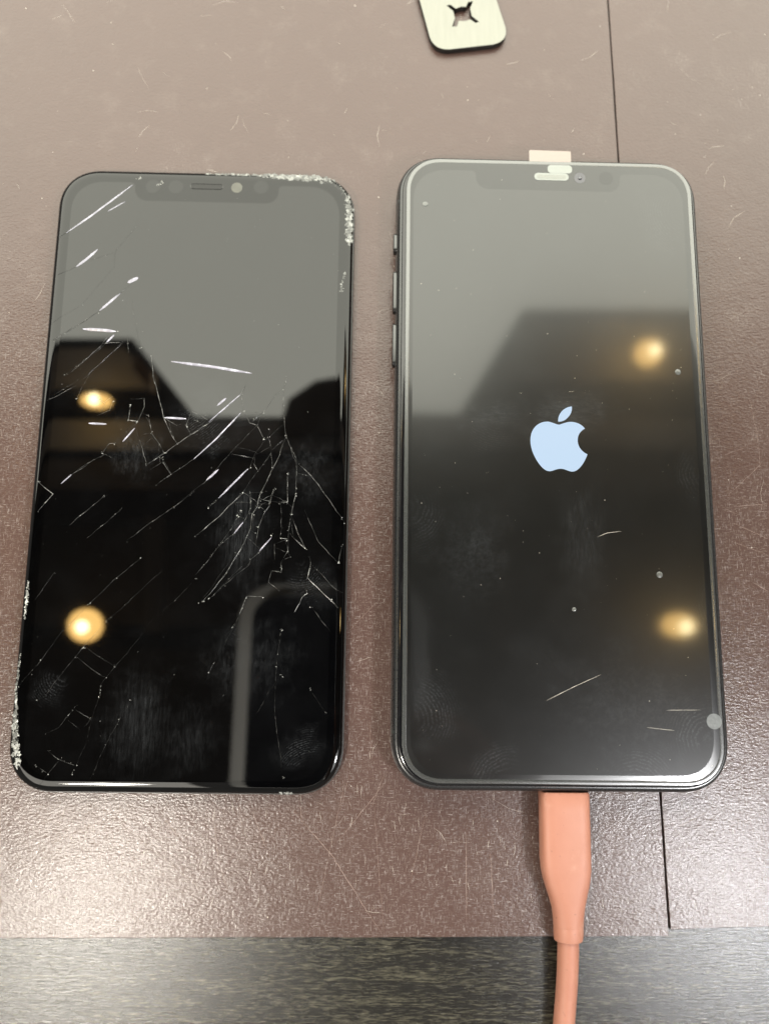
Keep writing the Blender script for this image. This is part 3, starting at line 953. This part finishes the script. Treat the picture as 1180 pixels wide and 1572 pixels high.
spk = obj('earpiece', stadium(-3.55, 5.3, 71.9, 73.9, PZ + 0.001, PZ + 0.05), M_STICK, ph)
obj('speaker_grille', stadium(-2.9, 4.65, 72.3, 73.4, PZ + 0.04, PZ + 0.07), M_GRILLE, spk)
bm = bmesh.new()
prism(bm, rr(6.3, 2.3, 1.0, 6, 3.1, 75.1), PZ + 0.001, PZ + 0.035)
obj('film_sticker', bm, M_STICK, ph)
c_ = obj('front_camera', disc(8.2, 72.75, 1.45, PZ + 0.001, PZ + 0.02), M_LENSRING, ph)
obj('lens', disc(8.2, 72.75, 0.55, PZ + 0.018, PZ + 0.2, 20, 1.0), M_LENS, c_)
obj('sensor_window', disc(15.0, 72.9, 1.8, PZ + 0.001, PZ + 0.012), M_R_GLASS, ph)
for x, y, r in ((-31.6, 64.4, 0.75), (30.95, 20.8, 0.75), (23.95, -29.4, 0.75), (3.5, -37.8, 0.5)):
    obj('air_bubble', disc(x, y, r, PZ + 0.001, PZ + 0.16, 20, 1.0), M_BUBBLE, prot)
obj('round_sticker', disc(34.9, -62.8, 1.75, PZ + 0.001, PZ + 0.04), M_DOT, prot)
bm = bmesh.new()
prism(bm, [(-4.7, 77.0), (6.15, 76.9), (6.15, 80.2), (5.9, 80.45), (-4.4, 80.55), (-4.7, 80.3)], 8.1, 8.2)
obj('pull_tab', bm, M_FILM, prot)
for y0, y1 in ((52.5, 57.9), (36.2, 47.5), (22.0, 33.4)):
    bm = bmesh.new()
    rings = []
    for x, ins in ((-38.5, 0.0), (-39.35, 0.0), (-39.55, 0.25)):
        rings.append([(x, yy, zz) for yy, zz in rr(y1 - y0 - 2 * ins, 2.6 - 2 * ins, 1.2 - ins, 5, (y0 + y1) / 2, 4.6)])
    loft(bm, rings)
    obj('side_button', bm, M_BUTTON, ph, True, 40)
for sgn, y in ((1, -66.0), (-1, 66.0), (-1, -66.0), (1, 66.0)):
    bm = bmesh.new()
    loft(bm, [[(sgn * (38.9 - i), y - 0.35, z), (sgn * (38.9 - i), y + 0.35, z), (sgn * (38.5 - i), y + 0.35, z), (sgn * (38.5 - i), y - 0.35, z)]
              for i, z in ((0.38, 1.3), (0.04, 2.6), (-0.02, 4.0), (0.04, 5.3), (0.33, 6.5), (0.72, 7.2))])
    obj('antenna_band', bm, M_FRAME_L, ph)
bm = bmesh.new()
prg = random.Random(5)
for _ in range(120):
    shard(bm, prg.uniform(-34, 35), prg.uniform(-74, 74), PZ + 0.005, prg.choice((0.04, 0.06, 0.09, 0.13)), 0.05, prg)
ribbon(bm, [(-3.5, -58.6), (3.0, -55.4), (9.3, -52.6)], 0.12, PZ + 0.005, 0.02, 0.02, 0.8, True, prg)
ribbon(bm, [(9.6, -20.6), (12.0, -19.6), (15.2, -19.2)], 0.12, PZ + 0.005, 0.02, 0.02, 0.8, True, prg)
ribbon(bm, [(19.5, -64.3), (25.5, -64.9)], 0.12, PZ + 0.005, 0.02, 0.02, 0.8, True, prg)
ribbon(bm, [(24.0, -60.4), (32.0, -60.3)], 0.10, PZ + 0.005, 0.02, 0.02, 0.8, True, prg)
for _ in range(5):
    x, y, a, l = prg.gauss(-0.5, 4.5), prg.gauss(13.5, 1.6), prg.gauss(0.15, 0.25), prg.uniform(0.5, 1.8)
    ribbon(bm, [(x, y), (x + l * math.cos(a), y + l * math.sin(a))], 0.06, PZ + 0.005, 0.015, 0.05, 0.3, True, prg)
tag(obj('dust_and_nicks', bm, M_DUST, prot), kind='stuff')

# ------------------------------------------------------------------ charging cable
cab = empty('charging_cable', (0.0455, -0.0324, 0.0))
tag(cab, 'coral rubber charging cable plugged into the lit phone, running to the bottom edge', 'cable')


def section(cx, y, cz, hw, hh, e, n=28):
    out = []
    for k in range(n):
        a = 6.28319 * k / n
        c, s = math.cos(a), math.sin(a)
        out.append((cx + hw * math.copysign(abs(c) ** (2 / e), c), y, cz + hh * math.copysign(abs(s) ** (2 / e), s)))
    return out


bm = bmesh.new()
loft(bm, [section(0.0, y, cz, hw, hh, e) for y, cz, hw, hh, e in (
    (-0.25, 4.0, 4.9, 2.5, 4.5), (-0.3, 4.0, 5.35, 2.9, 4.5), (-0.7, 4.0, 5.6, 3.1, 4.2), (-4, 3.95, 5.6, 3.12, 4.0), (-10, 3.9, 5.62, 3.15, 4.0),
    (-15, 3.8, 5.62, 3.15, 3.8), (-17.5, 3.75, 5.5, 3.15, 3.6), (-19.5, 3.7, 5.2, 3.1, 3.3), (-21.5, 3.6, 4.7, 3.05, 3.0), (-23.5, 3.5, 4.15, 3.0, 2.7), (-25.5, 3.4, 3.7, 2.95, 2.4),
    (-27.5, 3.3, 3.45, 2.9, 2.2), (-29.5, 3.2, 3.35, 2.85, 2.1))])
for v in bm.verts:                       # boot leans to the right towards its neck
    t = min(1.0, max(0.0, (-v.co.y / MM - 16) / 9))
    v.co.x += 0.5 * MM * t
boot = obj('plug_boot', bm, M_CABLE, cab, True, 50)
bm = bmesh.new()
loft(bm, [section(cx, y, cz, hw, hw * 0.88, 2.0) for y, cx, cz, hw in ((-29.4, 0.5, 3.2, 3.3), (-30.0, 0.5, 3.18, 3.36), (-31.4, 0.48, 3.1, 3.3), (-32.3, 0.46, 3.05, 3.2), (-32.45, 0.46, 3.05, 2.9))])
obj('strain_relief', bm, M_CABLE, cab, True, 50)
bm = bmesh.new()
loft(bm, [section(cx, y, cz, 2.38, 2.38, 2.0, 24) for y, cx, cz in ((-31.5, 0.45, 3.0), (-34, 0.42, 2.85), (-38, 0.3, 2.5), (-42, 0.1, 2.1), (-47, -0.3, 1.6), (-52, -0.8, 1.4), (-60, -1.9, 1.4), (-75, -5, 1.4), (-110, -14, 1.4), (-160, -30, 1.4))])
obj('cord', bm, M_CABLE, cab, True, 60)
bm = bmesh.new()
loft(bm, [section(0, y, 4.0, 3.3, 0.8, 5) for y in (5.0, -0.6)])
obj('plug_tip', bm, M_METALPLUG, cab)

# ------------------------------------------------------------------ steel plate at the top edge
PL = PLATE_DATA
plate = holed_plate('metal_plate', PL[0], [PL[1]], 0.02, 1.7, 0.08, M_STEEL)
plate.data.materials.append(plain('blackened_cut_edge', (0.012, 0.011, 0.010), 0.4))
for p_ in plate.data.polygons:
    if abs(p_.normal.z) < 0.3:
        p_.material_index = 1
tag(plate, 'small silver steel plate with a cross-shaped cut-out at the top edge', 'metal plate')

# ------------------------------------------------------------------ overhead: what the glass mirrors
M_CEIL = plain('dark_ceiling_paint', (0.02, 0.018, 0.015), 0.8, 0, 1.5, 0.2, 6)
M_BEAM_G = plain('grey_beam_paint', (0.88, 0.89, 0.88), 0.7, 0, 1.5, 0.2, 6)
M_BEAM_B = plain('brown_beam_paint', (0.20, 0.17, 0.13), 0.7, 0, 1.5, 0.2, 6)
M_BEAM_D = plain('dark_brown_beam_paint', (0.05, 0.042, 0.034), 0.7, 0, 1.5, 0.2, 6)
M_BEAM_K = plain('black_beam_paint', (0.02, 0.02, 0.02), 0.7, 0, 1.5, 0.2, 6)
M_CEIL_GLOW = emit('ceiling_glow', (1.0, 0.99, 0.85), CEIL_GLOW_STRENGTH)
M_BULB = emit('warm_bulb', (1.0, 0.60, 0.18), 24.0)
M_CORE = emit('bulb_core', (1.0, 0.82, 0.45), 60.0)


K = 0.25                                   # overhead plan shrunk and lowered to steepen the light falloff on the table


def up(z):
    return K * (z + 0.176) - 0.176


def prism_m(pts, z0, z1):
    bm = bmesh.new()
    prism(bm, [(x * 1000 * K, y * 1000 * K) for x, y in pts], up(z0) * 1000, up(z1) * 1000)
    return bm


CEIL_GLOW_EDGE = [(-2.6, 0.55), (-0.46, 0.55), (-0.2, 0.59), (0.09, 0.57), (0.23, 0.60), (2.6, 0.72)]
ceil = tag(obj('ceiling', prism_m([(-2.7, -0.42), (2.7, -0.42), (2.7, 3.5), (-2.7, 3.5)], 1.95, 2.0), M_CEIL), kind='structure')
obj('glowing_ceiling', prism_m(CEIL_GLOW_EDGE + [(2.6, 3.4), (-2.6, 3.4)], 1.80, 1.82), M_CEIL_GLOW, ceil)  # pale ceiling; the light washing it is put in as emission
obj('beam', prism_m([(-1.7, 0.706), (-0.586, 0.729), (-0.389, 0.493), (-1.7, 0.47)], 1.6, 1.66), M_BEAM_K, ceil)
obj('beam', prism_m([(0.365, 0.809), (1.8, 0.842), (1.8, 0.534), (0.188, 0.504)], 1.6, 1.66), M_BEAM_K, ceil)
obj('beam', prism_m([(-0.95, 0.684), (-0.593, 0.693), (-0.51, 0.597), (-0.95, 0.591)], 1.57, 1.595), M_BEAM_G, ceil)
obj('beam', prism_m([(0.36, 0.766), (1.0, 0.777), (1.0, 0.632), (0.295, 0.616)], 1.57, 1.595), M_BEAM_G, ceil)
obj('beam', prism_m([(-1.7, 0.43), (1.8, 0.47), (1.8, 0.545), (-1.7, 0.50)], 1.57, 1.595), M_BEAM_G, ceil)
obj('beam', prism_m([(-1.7, 0.34), (1.8, 0.375), (1.8, 0.43), (-1.7, 0.40)], 1.54, 1.595), M_BEAM_B, ceil)
obj('beam', prism_m([(-1.7, 0.27), (1.8, 0.31), (1.8, 0.56), (-1.7, 0.52)], 1.6, 1.64), M_BEAM_K, ceil)
obj('beam', prism_m([(-1.7, 0.03), (1.8, 0.05), (1.8, 0.30), (-1.7, 0.26)], 1.66, 1.69), M_BEAM_D, ceil)
obj('beam', prism_m([(-1.7, -0.4), (1.8, -0.4), (1.8, 0.0), (-1.7, -0.03)], 1.75, 1.79), M_BEAM_D, ceil)
obj('post', prism_m([(0.272, 0.353), (0.323, 0.353), (0.317, -0.012), (0.268, -0.012)], 1.5, 1.53), M_BEAM_B, ceil)
obj('post', prism_m([(-0.499, 0.274), (-0.461, 0.274), (-0.445, 0.02), (-0.483, 0.02)], 1.5, 1.53), M_BEAM_B, ceil)

obj('duct', prism_m([(-0.212, 0.470), (-0.19, 0.55), (-0.13, 0.595), (-0.046, 0.612), (0.02, 0.59), (0.05, 0.55), (0.059, 0.475)], 1.5, 1.56), M_BEAM_B, ceil)
obj('beam', prism_m([(-0.53, 0.637), (-0.489, 0.593), (-0.492, 0.552), (-0.532, 0.599)], 1.45, 1.49), plain('orange_paint', (0.55, 0.30, 0.10), 0.6, 0, 1.5, 0.2, 6), ceil)
obj('beam', prism_m([(0.504, 0.759), (0.588, 0.761), (0.587, 0.738), (0.503, 0.735)], 1.5, 1.52), M_BEAM_G, ceil)  # small pale box put in for a bright glint among the beams


def lamp(x, y, z, r, sx, sy, label):
    x, y, z, r = x * K, y * K, up(z), r * K
    t = empty('ceiling_lamp', (x, y, z))
    tag(t, label, 'lamp', 'warm ceiling lamps')
    bm = bmesh.new()
    bmesh.ops.create_uvsphere(bm, u_segments=24, v_segments=14, radius=r)
    for v in bm.verts:
        v.co.x *= sx
        v.co.y *= sy
    obj('bulb', bm, M_BULB, t, True)
    bm = bmesh.new()
    bmesh.ops.create_uvsphere(bm, u_segments=16, v_segments=10, radius=r * 0.42, matrix=Matrix.Translation((r * 0.1, -r * 0.1, -r * 0.75)))
    obj('hot_core', bm, M_CORE, t, True)  # glowing ball added under the bulb for its mirrored hot centre
    bm = bmesh.new()
    bmesh.ops.create_cone(bm, cap_ends=True, segments=20, radius1=r * 0.5, radius2=r * 0.4, depth=up(1.9) - z, matrix=Matrix.Translation((0, 0, r * 0.8 + (up(1.9) - z) / 2)))
    obj('stem', bm, M_BEAM_K, t)


lamp(-0.625, 0.537, 1.5, 0.030, 1.15, 0.55, 'warm lamp mirrored high on the cracked screen')
lamp(-0.61, 0.032, 1.5, 0.036, 1.0, 1.0, 'warm round lamp mirrored low on the cracked screen')
lamp(0.63, 0.663, 1.5, 0.034, 0.9, 0.9, 'warm lamp mirrored high on the lit phone')
lamp(0.667, 0.048, 1.5, 0.036, 1.0, 0.7, 'warm lamp mirrored low on the lit phone')

# the phone that takes the picture, just behind the lens
tp = empty('photographing_phone', (0, 0, 0))
tp.matrix_world = CAM_M @ Matrix.Translation((0, 0, 0.004))
tag(tp, 'dark navy phone in pale case mirrored between the two screens', 'phone')
bm = slab(77, 162, 13, [(0.6, 0.0), (0, 0.6), (0, 8.0), (0.6, 8.6)], -17.0, -57.0)
obj('back', bm, M_PHONEBACK, tp)
m_, nt_, out_ = new_mat('translucent_case_edge')
tr_ = nt_.nodes.new('ShaderNodeBsdfTranslucent')
tr_.inputs[0].default_value = (0.97, 0.98, 0.95, 1)
nt_.links.new(tr_.outputs[0], out_.inputs[0])
M_CASE = m_
bm = bmesh.new()
loft(bm, [[(x, y, z) for x, y in rr(77 + 2 * i, 162 + 2 * i, 13 + i, 12, -17.0, -57.0)] for i, z in ((0.05, 1.5), (3.0, 1.6), (6.5, 2.6))], False, False)
obj('case_edge', bm, M_CASE, tp, True, 40)


# the hand that holds it, mirrored dimly at the lower left of the lit phone
M_SKIN = plain('skin', (0.36, 0.17, 0.11), 0.5, 0, 1.45, 0.12, 120, 0.2)
HV = [((190, -330, 110), 34), ((130, -230, 60), 30), ((85, -150, 25), 25), ((64, -104, 18), 25), ((54, -72, 14), 20),
      ((50, -50, 8), 9.5), ((40, -40, -3), 8.5), ((27, -37, -5), 7.8), ((17, -36, -5), 6.8),
      ((52, -66, 6), 9.8), ((41, -58, -4), 8.8), ((24, -55, -5), 8), ((12, -54, -5), 7),
      ((54, -84, 6), 9.5), ((43, -76, -4), 8.5), ((27, -73, -5), 7.8), ((15, -72, -5), 6.8),
      ((56, -100, 8), 8.5), ((45, -93, -3), 7.5), ((33, -90, -5), 6.8), ((24, -89, -5), 6),
      ((62, -100, 30), 12), ((48, -78, 27), 10), ((36, -58, 24), 9), ((28, -44, 23), 7.5)]
HE = [(0, 1), (1, 2), (2, 3), (3, 4), (4, 5), (5, 6), (6, 7), (7, 8), (4, 9), (9, 10), (10, 11), (11, 12), (3, 13), (13, 14), (14, 15), (15, 16),
      (3, 17), (17, 18), (18, 19), (19, 20), (3, 21), (21, 22), (22, 23), (23, 24)]
me = bpy.data.meshes.new('hand')
me.from_pydata([tuple(c * MM for c in p) for p, _ in HV], HE, [])
hand = bpy.data.objects.new('hand', me)
COL.objects.link(hand)
hand.matrix_world = CAM_M
md = hand.modifiers.new('skin', 'SKIN')
for k_, (sv, (_, r_)) in enumerate(zip(me.skin_vertices[0].data, HV)):
    sv.radius = (r_ * MM, r_ * MM)
    sv.use_root = k_ == 3
md.use_smooth_shade = True
sb = hand.modifiers.new('subsurf', 'SUBSURF')
sb.levels = sb.render_levels = 2
bpy.context.view_layer.update()
me2 = bpy.data.meshes.new_from_object(hand.evaluated_get(bpy.context.evaluated_depsgraph_get()))
hand.modifiers.clear()
hand.data = me2
me2.materials.clear()
me2.materials.append(M_SKIN)
tag(hand, 'bare hand mirrored dimly at the lower left of the lit phone', 'hand')
